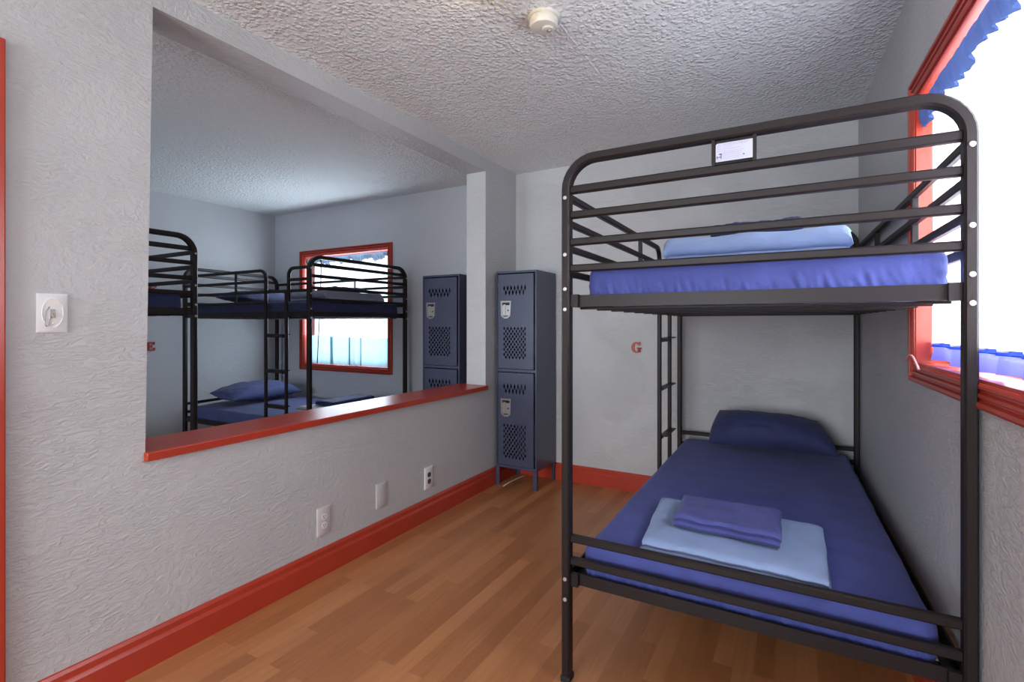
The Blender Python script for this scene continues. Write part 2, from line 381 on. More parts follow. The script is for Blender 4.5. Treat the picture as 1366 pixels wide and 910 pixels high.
tag(mb.build('valance', M['valance_far'], smooth=180), 'grey blue ruffled valance at the top of the far window behind the bunks', 'valance')
mb = MB(); mb.tube([FP(-4.455,.02,1.93), FP(-4.46,.018,1.6), FP(-4.475,.02,1.37), FP(-4.50,.02,1.05), FP(-4.52,.022,.80)], .005)
tag(mb.build('blind_cord', M['cord'], smooth=180), 'thin dark cord hanging down inside the far window', 'cord')

# ------------------------------------------------------------------ bunk beds
def arc(c, e1, e2, r, a0, a1, n=8):
    return [V(c)+V(e1)*r*math.cos(a0+(a1-a0)*k/n)+V(e2)*r*math.sin(a0+(a1-a0)*k/n) for k in range(n+1)]
UP = V((0,0,1))
def bunk(label, A0, A1, B0, B1, top, screws_on_B=False, screws_on_A=False, placard=False, ladder_at=(.28,.545), group='black metal bunk beds'):
    """corner post centres; A = end next to the ladder, side 0 = ladder side, side 1 = wall side"""
    A0, A1, B0, B1 = [V((*p, 0)) for p in (A0, A1, B0, B1)]
    cen = (A0+A1+B0+B1)/4
    r = thing('bunk_bed', label, 'bunk bed', cen, group)
    L = ((A0-B0).length+(A1-B1).length)/2
    sd = ((B0-A0)+(B1-A1)).normalized()
    def P(s, w, z):      # s in metres from A, w 0..1
        k = s/L; return lerp(lerp(A0,A1,w), lerp(B0,B1,w), k) + UP*z
    F = M['frame']; R_ = .1
    for e, (E0, E1, into) in enumerate(((A0, A1, sd), (B0, B1, -sd))):
        wd = (E1-E0).normalized(); n = wd.cross(UP)
        cor = top-.014
        path = [E0+UP*.012, E0+UP*(cor-R_)] + arc(E0+wd*R_+UP*(cor-R_), -wd, UP, R_, 0, PI/2)[1:] + [E1-wd*R_+UP*cor] + arc(E1-wd*R_+UP*(cor-R_), UP, wd, R_, 0, PI/2)[1:] + [E1+UP*.012]
        mb = MB(); mb.sweep(path, n, .014, .02); fr = mb.build('end_frame', F, r)
        for Ez in (E0, E1):
            mb = MB(); c = Ez; mb.hexa([c+wd*a*.017+sd*b*.023+UP*z for z in (0,.02) for a, b in ((-1,-1),(1,-1),(1,1),(-1,1))]); mb.build('foot_cap', M['rubber'], fr, bevel=.003)
        for z, hh in ((1.681,.0135),(1.595,.0125),(1.502,.0125),(1.412,.0125),(.487,.0125),(.41,.0125)):
            mb = MB(); o = into*.006; mb.sweep([E0+wd*.0145+o+UP*z, E1-wd*.0145+o+UP*z], n, hh, .012)
            for q, s_ in ((E0,1),(E1,-1)): mb.hexa([q+o+wd*s_*x+into*y+UP*(z+zz) for zz in (-hh*.5,hh*.5) for x, y in ((.014,-.006),(.02,-.006),(.02,.006),(.014,.006))])
            mb.build('cross_bar', F, fr)
        # angle rails that carry the mattresses
        for z0, z1 in ((1.281,1.321),(.327,.366)):
            mb = MB(); o = into*.012; a, b = E0+wd*.016+o, E1-wd*.016+o
            mb.prism([(0,z0),(.005,z0),(.005,z1),(0,z1)], a, into, UP, (b-a).normalized(), (b-a).length)
            mb.prism([(.005,z0),(.035,z0),(.035,z0+.004),(.005,z0+.004)], a, into, UP, (b-a).normalized(), (b-a).length)
            for q, s_ in ((E0,1),(E1,-1)):
                mb.hexa([q+wd*s_*x+into*y+UP*z for z in (z0-.002,z1+.002) for x, y in ((.0145,-.004),(.04,-.004),(.04,.011),(.0145,.011))])
            mb.build('end_rail', F, r, smooth=0)
        if (e == 1 and screws_on_B) or (e == 0 and screws_on_A):
            for Ez in (E0, E1):
                for z in (1.6515,1.4577,1.3404,1.2712,.352,.283):
                    mb = MB(); c = Ez-into*.0201+UP*z
                    mb.lathe(c, -into, [(.0068,-.001),(.0068,.002),(.0055,.0032),(.0032,.0032),(.003,.0012),(.0005,.0012)], R=14); mb.build('screw', M['screw'], fr)
    wdA = (A1-A0).normalized()
    for w in (0, 1):
        a, b = P(.021, w, 0), P(L-.021, w, 0); d = (b-a).normalized(); ins = UP.cross(d) 
        if ins.dot(wdA)*(1 if w == 0 else -1) < 0: ins = -ins
        for z0, z1 in ((1.281,1.321),(.327,.366)):
            mb = MB(); mb.prism([(-.004,z0),(.002,z0),(.002,z1),(-.004,z1)], a, ins, UP, d, (b-a).length)
            mb.prism([(.002,z0),(.034,z0),(.034,z0+.004),(.002,z0+.004)], a, ins, UP, d, (b-a).length); mb.build('side_rail', F, r, smooth=0)
    # slats (thin tubes across), each with its clip ends
    for zz, N in ((1.2775, 11), (.3235, 7)):
        for k in range(N):
            s = .1+(L-.2)*k/(N-1); mb = MB(); p, q = P(s, .012, zz), P(s, .988, zz)
            mb.sweep([p, q], UP, .012, .0035); mb.build('slat', F, r)
    # guard rails. ladder between s1 and s2
    s1, s2 = ladder_at
    def gpath(sa, sb, w, z, zdown, rr=.07):   # from sa (post) along to sb, curving down
        dr = (P(sb,w,0)-P(sa,w,0)).normalized()
        return [P(sa,w,z)] + arc(P(sb,w,z-rr)-dr*rr, UP, dr, rr, 0, PI/2, 6) + [P(sb,w,zdown)]
    nW = UP.cross(sd)
    mb = MB(); mb.sweep(gpath(L-.02, s2, 0, 1.66, .03), nW, .012, .011); g = mb.build('guard_rail', F, r)
    for z in (1.57,):
        mb = MB(); mb.sweep([P(L-.02,0,z), P(s2+.011,0,z)], nW, .0115, .009); mb.build('guard_bar', F, g)
    mb = MB(); mb.sweep([P(L-.02,0,1.483), P(.02,0,1.483)], nW, .0115, .0085); mb.build('guard_bar', F, g)
    mb = MB(); mb.sweep([P(L-.02,0,1.396), P(s2+.011,0,1.396)], nW, .0115, .009); mb.build('guard_bar', F, g)
    ss = s2+.42; mb = MB(); mb.sweep([P(ss,0,1.39), P(ss,0,1.652)], sd, .010, .006); mb.build('guard_strut', F, g)
    mb = MB(); mb.sweep(gpath(.02, s1-.03, 0, 1.66, 1.40, .055), nW, .012, .011); g = mb.build('guard_rail', F, r)
    mb = MB(); mb.sweep([P(.02,0,1.57), P(s1-.041,0,1.57)], nW, .0115, .009); mb.build('guard_bar', F, g)
    mb = MB(); mb.sweep([P(.02,1,1.66), P(L-.02,1,1.66)], nW, .0125, .010); g = mb.build('guard_rail', F, r)
    for z in (1.57,1.483,1.396):
        mb = MB(); mb.sweep([P(.02,1,z), P(L-.02,1,z)], nW, .0125, .010); mb.build('guard_bar', F, g)
    for ss in (.35*L, .72*L):
        mb = MB(); mb.sweep([P(ss,1,1.39), P(ss,1,1.652)], sd, .010, .006); mb.build('guard_strut', F, g)
    # ladder: outer post is the guard rail's tail, second post beside it, three treads
    mb = MB(); mb.sweep([P(s1,0,.03), P(s1,0,1.49)], nW, .012, .011); ld = mb.build('ladder', F, r)
    for z in (1.14,.855,.572):
        mb = MB(); p, q = P(s2-.012,.02,z), P(s1+.012,.02,z); mb.sweep([p, q], UP, .02, .004)
        mb.sweep([P(s2-.012,.0,z-.012), P(s1+.012,.0,z-.012)], UP, .008, .012); mb.build('rung', F, ld)
    if placard:
        wd = (B1-B0).normalized(); fr_n = sd
        def Q(x, z, d=0): return V((x, B0.y, 0)) + sd*d + UP*z
        pl = MB()
        for x in (-.2145,-.1035): pl.hexa([Q(x+a,z,d) for z in (1.69,1.765) for a, d in ((-.005,.002),(.005,.002),(.005,.012),(-.005,.012))])
        pl.hexa([Q(x,z,d) for z in (1.694,1.764) for x, d in ((-.21,-.002),(-.108,-.002),(-.108,.004),(-.21,.004))]); pp = pl.build('placard_holder', F, r)
        mb = MB(); mb.prism([(-.2075,1.699),(-.1085,1.699),(-.1085,1.753),(-.2035,1.753),(-.2075,1.749)], V((0,B0.y,0))+sd*.0125, (1,0,0), UP, sd, .0012)
        pb = mb.build('label', M['paper'], pp, smooth=0); pb['label'] = 'white printed label'
        pm = MB(); y_ = .0139
        def mark(x0, x1, z0, z1, mi): pm.hexa([Q(x,z,d) for z in (z0,z1) for x, d in ((x0,y_),(x1,y_),(x1,.0135),(x0,.0135))], mi)
        # bunk-bed emblem of the label and rows of small print
        mark(-.2045,-.2025,1.7075,1.7155,1); mark(-.1935,-.1915,1.7075,1.7215,1); mark(-.2025,-.1935,1.7115,1.7135,1); mark(-.1985,-.1905,1.7195,1.7225,1)
        mark(-.189,-.1885,1.707,1.738,0)
        random.seed(3)
        for z, x1, h in ((1.748,-.118,.0018),(1.7445,-.125,.0014),(1.740,-.16,.001),(1.734,-.138,.0013),(1.727,-.13,.0012),(1.7215,-.134,.0018),(1.7165,-.14,.0012),(1.7105,-.125,.0012),(1.7055,-.112,.001)):
            x = -.186
            while x < x1:
                w_ = random.uniform(.0025,.007); mark(x, min(x+w_, x1), z, z+h, 0); x += w_+.0016
        for z in (1.747,1.742,1.735,1.729,1.704): mark(-.2035,-.193,z,z+.0012,0)
        mark(-.1335,-.1305,1.7105,1.7145,1)
        pm.build('print', [M['ink'], M['ink_blue']], pp, smooth=0)
    return r, P, L, sd
main_bed, PM, LM, sdM = bunk('dark brown steel bunk bed nearest the camera, by the right wall window', (-.694,3.585), (.31,3.585), (-.687,1.614), (.367,1.614), 1.794, screws_on_B=True, placard=True, screws_on_A=True, ladder_at=(.325,.60))
far_bed, PF, LF, sdF = bunk('black bunk bed under the far window, its ladder seen through the wall opening', (-3.232,2.61), (-3.2,3.655), (-4.93,2.61), (-5.06,3.655), 1.755, screws_on_A=True)
mid_bed, PD, LD, sdD = bunk('black bunk bed cut off by the left edge of the wall opening', (-3.2,.70), (-3.2,1.745), (-4.98,.70), (-4.98,1.745), 1.765, screws_on_A=True)

# ------------------------------------------------------------------ soft goods
def soft(Q, dims, r, res, disp):
    """rounded box: Q(a,b,c) maps local metres (a,b across, c up from 0) to the world; disp(p)->offset vector"""
    lx, ly, lz = dims; bm = bmesh.new()
    bmesh.ops.create_cube(bm, size=1)
    nx, ny, nz = res; mb = MB()
    def face(fn, nu, nv): mb.grid(fn, nu, nv)
    def sp(t, n):   # denser near ends
        return t
    def pt(a, b, c):
        p = V((a*lx-lx/2, b*ly-ly/2, c*lz)); q = V((max(-lx/2+r, min(lx/2-r, p.x)), max(-ly/2+r, min(ly/2-r, p.y)), max(r, min(lz-r, p.z))))
        d = p-q
        if d.length > 1e-9: 
            # map cube shell to round shell
            m = max(abs(d.x), abs(d.y), abs(d.z)); d = d.normalized()*m
        p2 = q+d
        p2 = p2 + disp(p2, d.normalized() if d.length > 1e-9 else V((0,0,1)))
        return Q(p2.x, p2.y, p2.z)
    def den(t):    # concentrate samples at the rounded rims
        return .5-.5*math.cos(PI*t) if True else t
    dx = lambda t: t*.35+.65*den(t)
    face(lambda u,v: pt(dx(u),dx(v),1), nx, ny); face(lambda u,v: pt(dx(u),dx(v),0), nx, ny)
    face(lambda u,v: pt(dx(u),0,dx(v)), nx, nz); face(lambda u,v: pt(dx(u),1,dx(v)), nx, nz)
    face(lambda u,v: pt(0,dx(u),dx(v)), ny, nz); face(lambda u,v: pt(1,dx(u),dx(v)), ny, nz)
    bm.free(); return mb
def mattress(label, PB, L, s0, s1, w0, w1, z0, z1, name='mattress', seed=0, gather=True, m='navy'):
    lx, ly, lz = s1-s0, 1.0, z1-z0
    wid = (PB(0,1,0)-PB(0,0,0)).length
    ly = (w1-w0)*wid
    def Q(a,b,c): return PB((s0+s1)/2+a, (w0+w1)/2+b/wid, z0+c)
    def disp(p, n):
        k = noise.noise(V((p.x*3+seed, p.y*3, p.z*3)))*.006 + noise.noise(V((p.x*11, p.y*9+seed, p.z*10)))*.0025
        side = 1-abs(n.z)
        if gather: 
            low = max(0, 1-p.z/(lz*.72)); k += side*low*.016*noise.noise(V(((p.x+p.y)*75+seed+p.z*25, p.z*22, seed)))
        if p.z < .004: k = 0
        return n*k if n.z > -.5 else V((0,0,0))
    mb = soft(Q, (lx, ly, lz), .035, (120, 240, 16), disp)
    o = mb.build(name, M[m], smooth=180, merge=True)
    return tag(o, label, 'mattress', 'mattresses in navy sheets')
mattress('mattress in a bright navy sheet on the upper bunk of the nearest bed', PM, LM, .035, LM-.035, .055, .975, 1.287, 1.418, seed=1)
mattress('wide navy mattress on the lower bunk of the nearest bed, under folded bedding', PM, LM, .035, LM-.04, .04, .955, .334, .462, seed=5)
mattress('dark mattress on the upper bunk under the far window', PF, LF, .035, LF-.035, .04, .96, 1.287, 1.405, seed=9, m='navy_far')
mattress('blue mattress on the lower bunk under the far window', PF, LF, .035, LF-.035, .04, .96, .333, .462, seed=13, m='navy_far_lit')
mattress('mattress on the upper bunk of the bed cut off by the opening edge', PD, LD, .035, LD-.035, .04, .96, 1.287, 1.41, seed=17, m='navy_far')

def fold(quad, z0, layers, t, seed=0, amp=.004, nu=40, drape=None, wob=.0, side_fold=0):
    """folded cloth: quad = near-left, near-right, far-right, far-left (xy); cloth zig-zags with round folds on the near and far edges"""
    A, B, C_, D = [V((*p,0)) for p in quad]
    Dp = ((D-A).length+(C_-B).length)/2
    # centreline of the serpentine in (v, z)
    cl = []; h = t
    for k in range(layers):
        z = t/2 + k*h; rng = [i/14 for i in range(15)]
        if k % 2: rng = rng[::-1]
        lo, hi = h*.5/Dp, 1-h*.5/Dp
        ins = .004*k
        cl += [(lo+ins+(hi-lo-2*ins)*q, z) for q in rng]
        if k < layers-1:
            e = hi if k % 2 == 0 else lo; sgn = 1 if k % 2 == 0 else -1
            cl += [(e+sgn*math.cos(a)*h*.5/Dp, z+h/2+math.sin(a)*h/2) for a in (-PI/4, 0, PI/4)]
    n = len(cl); half = t*.48
    left, right = [], []
    for i, (v, z) in enumerate(cl):
        p0 = cl[max(0,i-1)]; p1 = cl[min(n-1,i+1)]; dv, dz = (p1[0]-p0[0])*Dp, p1[1]-p0[1]; l = math.hypot(dv,dz) or 1
        nv, nz = -dz/l*half/Dp, dv/l*half
        left.append((v+nv, z+nz)); right.append((v-nv, z-nz))
    e1 = [(cl[-1][0]+ (cl[-1][0]-cl[-2][0])/(abs(cl[-1][0]-cl[-2][0]) or 1)*half*.8/Dp, cl[-1][1])]
    e0 = [(cl[0][0]- half*.8/Dp, cl[0][1])]
    prof = left + e1 + right[::-1] + e0; m = len(prof)
    H = layers*t
    def pt(u, v, z):
        uu = u
        p = lerp(lerp(A,B,uu), lerp(D,C_,uu), v)
        edge = min(u, 1-u)*(B-A).length
        k = z/H
        rnd = max(0, 1-edge/.02); zz = z*(1-.22*rnd*rnd)
        o = amp*noise.noise(V((u*5+seed, v*4, seed)))*k + amp*.4*noise.noise(V((u*19, v*15+seed, z*30)))*k
        p = p + UP*(z0+zz+o+ (amp*1.2*k)) 
        p += (B-A).normalized()*wob*noise.noise(V((seed+3, v*3, z*60+seed)))*(1 if u > .5 else -1)*(abs(u-.5)*2)**6
        return p
    mb = MB(); vs = []
    for i in range(nu+1):
        u = .5-.5*math.cos(PI*i/nu); u = .5*u+.5*i/nu
        vs += [pt(u, *q) for q in prof]
    fs = [(i*m+q, i*m+(q+1)%m, (i+1)*m+(q+1)%m, (i+1)*m+q) for i in range(nu) for q in range(m)]
    fs += [tuple(range(m))[::-1], tuple(nu*m+q for q in range(m))]
    mb.add(vs, fs); return mb
def bedding(name, label, cat, group, m, *a, **k):
    return tag(fold(*a, **k).build(name, M[m], smooth=60), label, cat, group)
# lower bunk of the nearest bed
bedding('folded_blanket', 'light blue fleece blanket folded on the lower mattress of the nearest bed', 'blanket', 'folded blankets', 'blanket',
        [(-.445,1.66),(.082,1.645),(.083,2.10),(-.487,2.135)], .471, 2, .016, seed=2, amp=.006, wob=.012)
bedding('folded_sheet', 'navy sheet folded on the light blue blanket of the lower near bunk', 'sheet', 'folded sheets', 'sheet',
        [(-.372,1.815),(-.043,1.795),(-.047,2.06),(-.385,2.06)], .516, 2, .018, seed=4, amp=.006, wob=.01)
# upper bunk of the nearest bed
bedding('folded_blanket', 'light blue fleece blanket folded on the upper mattress of the nearest bed', 'blanket', 'folded blankets', 'blanket',
        [(-.405,1.80),(.145,1.80),(.14,2.2),(-.41,2.2)], 1.427, 3, .028, seed=6, amp=.006, wob=.012)
bedding('folded_sheet', 'dark blue sheet folded on the blanket of the upper near bunk', 'sheet', 'folded sheets', 'navy_dark',
        [(-.26,1.86),(.02,1.86),(.02,2.12),(-.26,2.12)], 1.525, 3, .010, seed=8, amp=.008, wob=.012)
# far bunk, upper and lower
bedding('folded_blanket', 'grey blue blanket folded on the upper bunk under the far window', 'blanket', 'folded blankets', 'blanket_grey',
        [(-3.70,2.80),(-3.27,2.80),(-3.27,3.45),(-3.70,3.45)], 1.409, 3, .026, seed=10, amp=.006, wob=.012)
bedding('folded_sheet', 'dark navy sheet folded on the grey blanket in front of the far window', 'sheet', 'folded sheets', 'navy_dark',
        [(-3.60,2.98),(-3.36,2.98),(-3.36,3.30),(-3.60,3.30)], 1.502, 2, .016, seed=12, amp=.006)
bedding('folded_blanket', 'pale grey blanket folded on the lower bunk under the far window', 'blanket', 'folded blankets', 'blanket_white',
        [(-3.72,2.86),(-3.27,2.84),(-3.27,3.55),(-3.70,3.55)], .472, 2, .021, seed=14, amp=.006, wob=.012)
bedding('folded_sheet', 'dark navy sheet folded on the pale blanket of the far lower bunk', 'sheet', 'folded sheets', 'navy_dark',
        [(-3.62,2.98),(-3.42,2.98),(-3.42,3.48),(-3.62,3.48)], .526, 2, .015, seed=16, amp=.006)

def pillow(label, quad3, thick, m, seed=0, flat=.55):
    """quad3: 3-D corners bl, br, tr, tl of the pillow's mid surface; flat = share of the loft on the back side"""
    bl, br, tr, tl = [V(p) for p in quad3]
    nrm = (br-bl).cross(tl-bl).normalized()
    N = 44; mb = MB()
    def mid(u, v):
        # edges bow inwards between the corners
        iu = .025*(1-(2*v-1)**2); iv = .05*(1-(2*u-1)**2)
        uu = u + (.5-u)*2*(-iu)*abs(2*u-1)**3; vv = v + (.5-v)*2*iv*abs(2*v-1)**3
        return lerp(lerp(bl,br,uu), lerp(tl,tr,uu), vv)
    def loft(u, v):
        a = max(0, 1-abs(2*u-1)**3.2); b = max(0, 1-abs(2*v-1)**2.6); return (a**.62)*(b**.62)
    for sgn, share in ((1,1-flat),(-1,flat)):
        def f(u, v, sgn=sgn, share=share):
            l = loft(u,v); c = (abs(2*u-1)**8+abs(2*v-1)**8)
            w = noise.noise(V((u*4+seed, v*3, sgn)))*.016 + noise.noise(V((u*13+seed, v*9+seed, sgn*2)))*.010
            w += .006*math.sin((u-v)*30+seed)*max(0, abs(2*u-1)-.45)
            return mid(u,v) + nrm*sgn*(thick*share*2*l*.5 + w*l**.5*.8)
        mb.grid(f, N, N)
    return tag(mb.build('pillow', M[m], smooth=180, merge=True), label, 'pillow', 'navy pillows')
pillow('dark navy pillow propped at the head of the nearest lower bunk', [(-.462,3.27,.50),(.205,3.27,.50),(.105,3.47,.655),(-.425,3.47,.675)], .2, 'navy_dark', 1, .45)
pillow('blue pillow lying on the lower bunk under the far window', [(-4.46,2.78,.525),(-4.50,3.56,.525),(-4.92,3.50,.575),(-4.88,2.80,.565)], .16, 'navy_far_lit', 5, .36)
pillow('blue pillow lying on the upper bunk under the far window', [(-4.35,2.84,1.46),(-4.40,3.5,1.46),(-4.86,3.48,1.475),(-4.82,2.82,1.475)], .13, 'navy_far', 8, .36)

# ------------------------------------------------------------------ lockers
def boolean_cut(o, cutter):
    m = o.modifiers.new('cut', 'BOOLEAN'); m.operation = 'DIFFERENCE'; m.solver = 'EXACT'; m.object = cutter
    dg = bpy.context.evaluated_depsgraph_get(); me = bpy.data.meshes.new_from_object(o.evaluated_get(dg))
    o.modifiers.remove(m); old = o.data; o.data = me; me.name = old.name
    bpy.data.objects.remove(cutter, do_unlink=True)
def locker(label, x0, x1, y0, y1, ztop):
    t = thing('locker', label, 'locker', ((x0+x1)/2,(y0+y1)/2,0), 'two-door steel lockers')
    zb = .14; T = .012; sc = (ztop-zb)/1.48; Z = lambda z: zb+(z-.145)*sc
    mb = MB()
    mb.box(x0,x0+T,y0,y1,zb,ztop); mb.box(x1-T,x1,y0,y1,zb,ztop); mb.box(x0+T,x1-T,y1-T,y1,zb,ztop)
    mb.box(x0+T,x1-T,y0,y1-T,ztop-T*1.3,ztop); mb.box(x0+T,x1-T,y0,y1-T,zb,zb+T*1.6); mb.box(x0+T,x1-T,y0+.003,y1-T,Z(.868),Z(.889))
    for zz in (.20,.42,.66,.87,1.1,1.36,1.55):   # rivets down the side
        for yy in (.02,) if zz not in (.87,1.55) else (.02,.17): mb.lathe((x1,y0+yy,Z(zz)), (1,0,0), [(.004,-.001),(.0038,.0012),(.002,.002)], R=8)
    body = mb.build('cabinet', M['locker'], t, smooth=30, bevel=.0015)
    for xa, ya_ in ((x0,y0),(x1-.03,y0),(x0,y1-.03),(x1-.03,y1-.03)):
        mb = MB(); xs = xa if xa == x0 else xa+.03; d = 1 if xa == x0 else -1; ys = ya_ if ya_ == y0 else ya_+.03; e = 1 if ya_ == y0 else -1
        mb.prism([(0,0),(.03*d,0),(.03*d,.004*e),(.004*d,.004*e),(.004*d,.03*e),(0,.03*e)], (xs,ys,0), (1,0,0), (0,1,0), UP, zb+.004); mb.build('leg', M['locker'], t, smooth=0)
    dx0, dx1 = x0+.022, x1-.022; cx = (x0+x1)/2 + .0
    for zlo, zhi, rows2, hz, rgrid in ((.168,.862,(.776,.708),(.668,.530),(.475,.222)),(.893,1.60,(1.512,1.447),(1.402,1.268),(1.203,.968))):
        mb = MB(); mb.box(dx0,dx1,y0-.006,y0+.004,Z(zlo),Z(zhi)); door = mb.build('door', M['locker'], t, smooth=0)
        cut = MB(); px0, px1 = x0+.067, x1-.082; ddx = (px1-px0)/6.6; 
        def dia(cx_, cz, a=ddx*.31, b=.0155): cut.prism([(-a,0),(0,-b),(a,0),(0,b)], (cx_, y0-.02, cz), (1,0,0), UP, (0,1,0), .05)
        g0, g1 = Z(rgrid[1]), Z(rgrid[0])
        def field(ztop_, zbot, nr):
            step = (ztop_-zbot)/nr
            for k in range(nr):
                cz = ztop_-step*(k+.5)
                if k % 2 == 0:
                    for i in range(7): dia(px0+ddx*(i+.3), cz, b=step*.74)
                else:
                    for i in range(6): dia(px0+ddx*(i+.8), cz, b=step*.74)
        field(Z(rows2[0]), Z(rows2[1]), 2); field(g1, g0, 12)
        c = cut.build('cutter', M['locker_in'], t, smooth=0); boolean_cut(door, c)
        # recessed latch: shield shaped steel cup with a dark lock hole
        hm = MB(); hx = x0+.092; hzc = (Z(hz[0])+Z(hz[1]))/2; s_ = (Z(hz[0])-Z(hz[1]))/2; w_ = .046
        outer = [(-w_,s_),(w_,s_),(w_*.9,-s_*.72),(w_*.35,-s_),(-w_*.35,-s_),(-w_*.9,-s_*.72)]
        inner = [(x*.76,z*.84) for x, z in outer]
        yf = y0-.006; n = 6
        vs = [(hx+x,yf-.001,hzc+z) for x,z in outer] + [(hx+x*.97,yf-.006,hzc+z*.97) for x,z in outer] + [(hx+x,yf-.006,hzc+z) for x,z in inner] + [(hx+x*.95,yf-.0008,hzc+z*.95) for x,z in inner]
        fs = [(r_*n+i, r_*n+(i+1)%n, (r_+1)*n+(i+1)%n, (r_+1)*n+i) for r_ in range(3) for i in range(n)] + [tuple(3*n+i for i in range(n))]
        hm.add(vs, fs, 0)
        hm.box(hx-.020,hx-.002,yf-.005,yf-.0008,hzc-s_*.55,hzc+s_*.6,0)      # lift handle
        hm.box(hx-.03,hx+.03,yf-.0022,yf-.0008,hzc+s_*.5,hzc+s_*.78,1)
        hm.lathe((hx+.018,yf-.0008,hzc-.006), (0,-1,0), [(.006,0),(.006,.002),(.0005,.0021)], 1, R=12)
        hm.box(hx-.02,hx+.02,yf-.002,yf-.0008,hzc-s_*.76,hzc-s_*.66,1)
        hm.build('handle', [M['chrome'], M['black']], door, smooth=0)
    return t
locker('navy two-door steel locker standing in the corner of this room', -1.998, -1.653, 3.314, 3.645, 1.622)
locker('navy two-door steel locker seen through the wall opening', -2.71, -2.338, 3.314, 3.65, 1.624)

# ------------------------------------------------------------------ small fixtures
# light switch on the partition wall
sw = thing('light_switch', 'white light switch plate with toggle on the left wall', 'light switch', (XL,.675,1.255))
def LB(mb, y0, y1, z0, z1, d0, d1, mi=0): mb.box(XL+d0, XL+d1, y0, y1, z0, z1, mi)
mb = MB(); y0, y1, z0, z1 = .637,.713,1.195,1.316
mb.add([(XL,y0,z0),(XL,y1,z0),(XL,y1,z1),(XL,y0,z1),(XL+.004,y0,z0),(XL+.004,y1,z0),(XL+.004,y1,z1),(XL+.004,y0,z1),(XL+.007,y0+.006,z0+.006),(XL+.007,y1-.006,z0+.006),(XL+.007,y1-.006,z1-.006),(XL+.007,y0+.006,z1-.006)],
       [(0,1,5,4),(1,2,6,5),(2,3,7,6),(3,0,4,7),(4,5,9,8),(5,6,10,9),(6,7,11,10),(7,4,8,11),(8,9,10,11),(3,2,1,0)])
mb.build('plate', M['white_plastic'], sw, smooth=30)
mb = MB(); mb.sweep([V((XL+.0075,.675+.026*math.cos(a),1.256+.045*math.sin(a))) for a in [2*PI*k/32 for k in range(32)]], (1,0,0), .0015, .0015, closed=True); mb.build('raised_oval', M['white_plastic'], sw)
mb = MB(); mb.prism([(.675+.018*math.cos(a), 1.279+.020*math.sin(a)) for a in [PI*k/12 for k in range(13)]], (XL+.007,0,0), (0,1,0), UP, (1,0,0), .002); mb.build('cover_tab', M['cream'], sw, smooth=0)
mb = MB(); mb.tube([(XL+.0085,.667,1.275),(XL+.0085,.659,1.262),(XL+.0085,.656,1.245),(XL+.0085,.656,1.222),(XL+.0085,.660,1.214),(XL+.0085,.666,1.218),(XL+.0085,.667,1.232),(XL+.0085,.671,1.242)], .0012); mb.build('wire_loop', M['chrome'], sw, smooth=180)
mb = MB(); mb.box(XL+.006,XL+.009,.669,.681,1.242,1.268,0); mb.hexa([(XL+.008,.671,1.247),(XL+.02,.672,1.240),(XL+.02,.678,1.240),(XL+.008,.679,1.247),(XL+.008,.671,1.256),(XL+.021,.672,1.247),(XL+.021,.678,1.247),(XL+.008,.679,1.256)],0); mb.build('toggle', M['brass'], sw, smooth=0)
for z in (1.224,1.287):
    mb = MB(); mb.lathe((XL+.007,.675,z),(1,0,0),[(.0034,0),(.003,.0015),(.0005,.0017)],R=10); mb.build('screw', M['chrome'], sw)
# three outlets
for lab, yc, zc, mp, ms, mh in (('pinkish white outlet low on the left wall, nearest the camera', 1.712,.260,'grey_plastic','white_plastic','dark_socket'),
                        ('outlet painted over in wall grey, middle of the three on the left wall', 2.107,.270,'outlet_paint','outlet_paint','outlet_paint'),
                        ('white outlet with dark sockets on the left wall, closest to the locker', 2.523,.256,'white_plastic','dark_socket','black')):
    o = thing('outlet', lab, 'outlet', (XL,yc,zc), 'outlets low on the left wall')
    w_, h_ = .038, .068; y0, y1, z0, z1 = yc-w_, yc+w_, zc-h_, zc+h_; mb = MB()
    mb.add([(XL,y0,z0),(XL,y1,z0),(XL,y1,z1),(XL,y0,z1),(XL+.005,y0,z0),(XL+.005,y1,z0),(XL+.005,y1,z1),(XL+.005,y0,z1),(XL+.0085,y0+.007,z0+.007),(XL+.0085,y1-.007,z0+.007),(XL+.0085,y1-.007,z1-.007),(XL+.0085,y0+.007,z1-.007)],
       [(0,1,5,4),(1,2,6,5),(2,3,7,6),(3,0,4,7),(4,5,9,8),(5,6,10,9),(6,7,11,10),(7,4,8,11),(8,9,10,11),(3,2,1,0)])
    mb.build('plate', M[mp], o, smooth=30)
    for s_ in (1,-1):
        c = zc+s_*.021; mb = MB(); k = 14
        pts = [(yc+max(-.0155,min(.0155,.019*math.cos(a))), c+.0155*math.sin(a)) for a in [2*PI*q/24 for q in range(24)]]
        mb.prism(pts, (XL+.0083,0,0), (0,1,0), UP, (1,0,0), .0022, 0)
        for dy in (-.006,.006): mb.box(XL+.0103,XL+.0109,yc+dy-.0012,yc+dy+.0012,c-.002,c+.007,1)
        mb.lathe((XL+.0103,yc,c-.007),(1,0,0),[(.0024,0),(.0024,.0006),(.0003,.0007)],1,R=10)
        mb.build('socket', [M[ms], M[mh]], o, smooth=0)
    mb = MB(); mb.lathe((XL+.0083,yc,zc),(1,0,0),[(.0032,0),(.0028,.0014),(.0004,.0016)],R=10); mb.build('screw', M[mp], o)
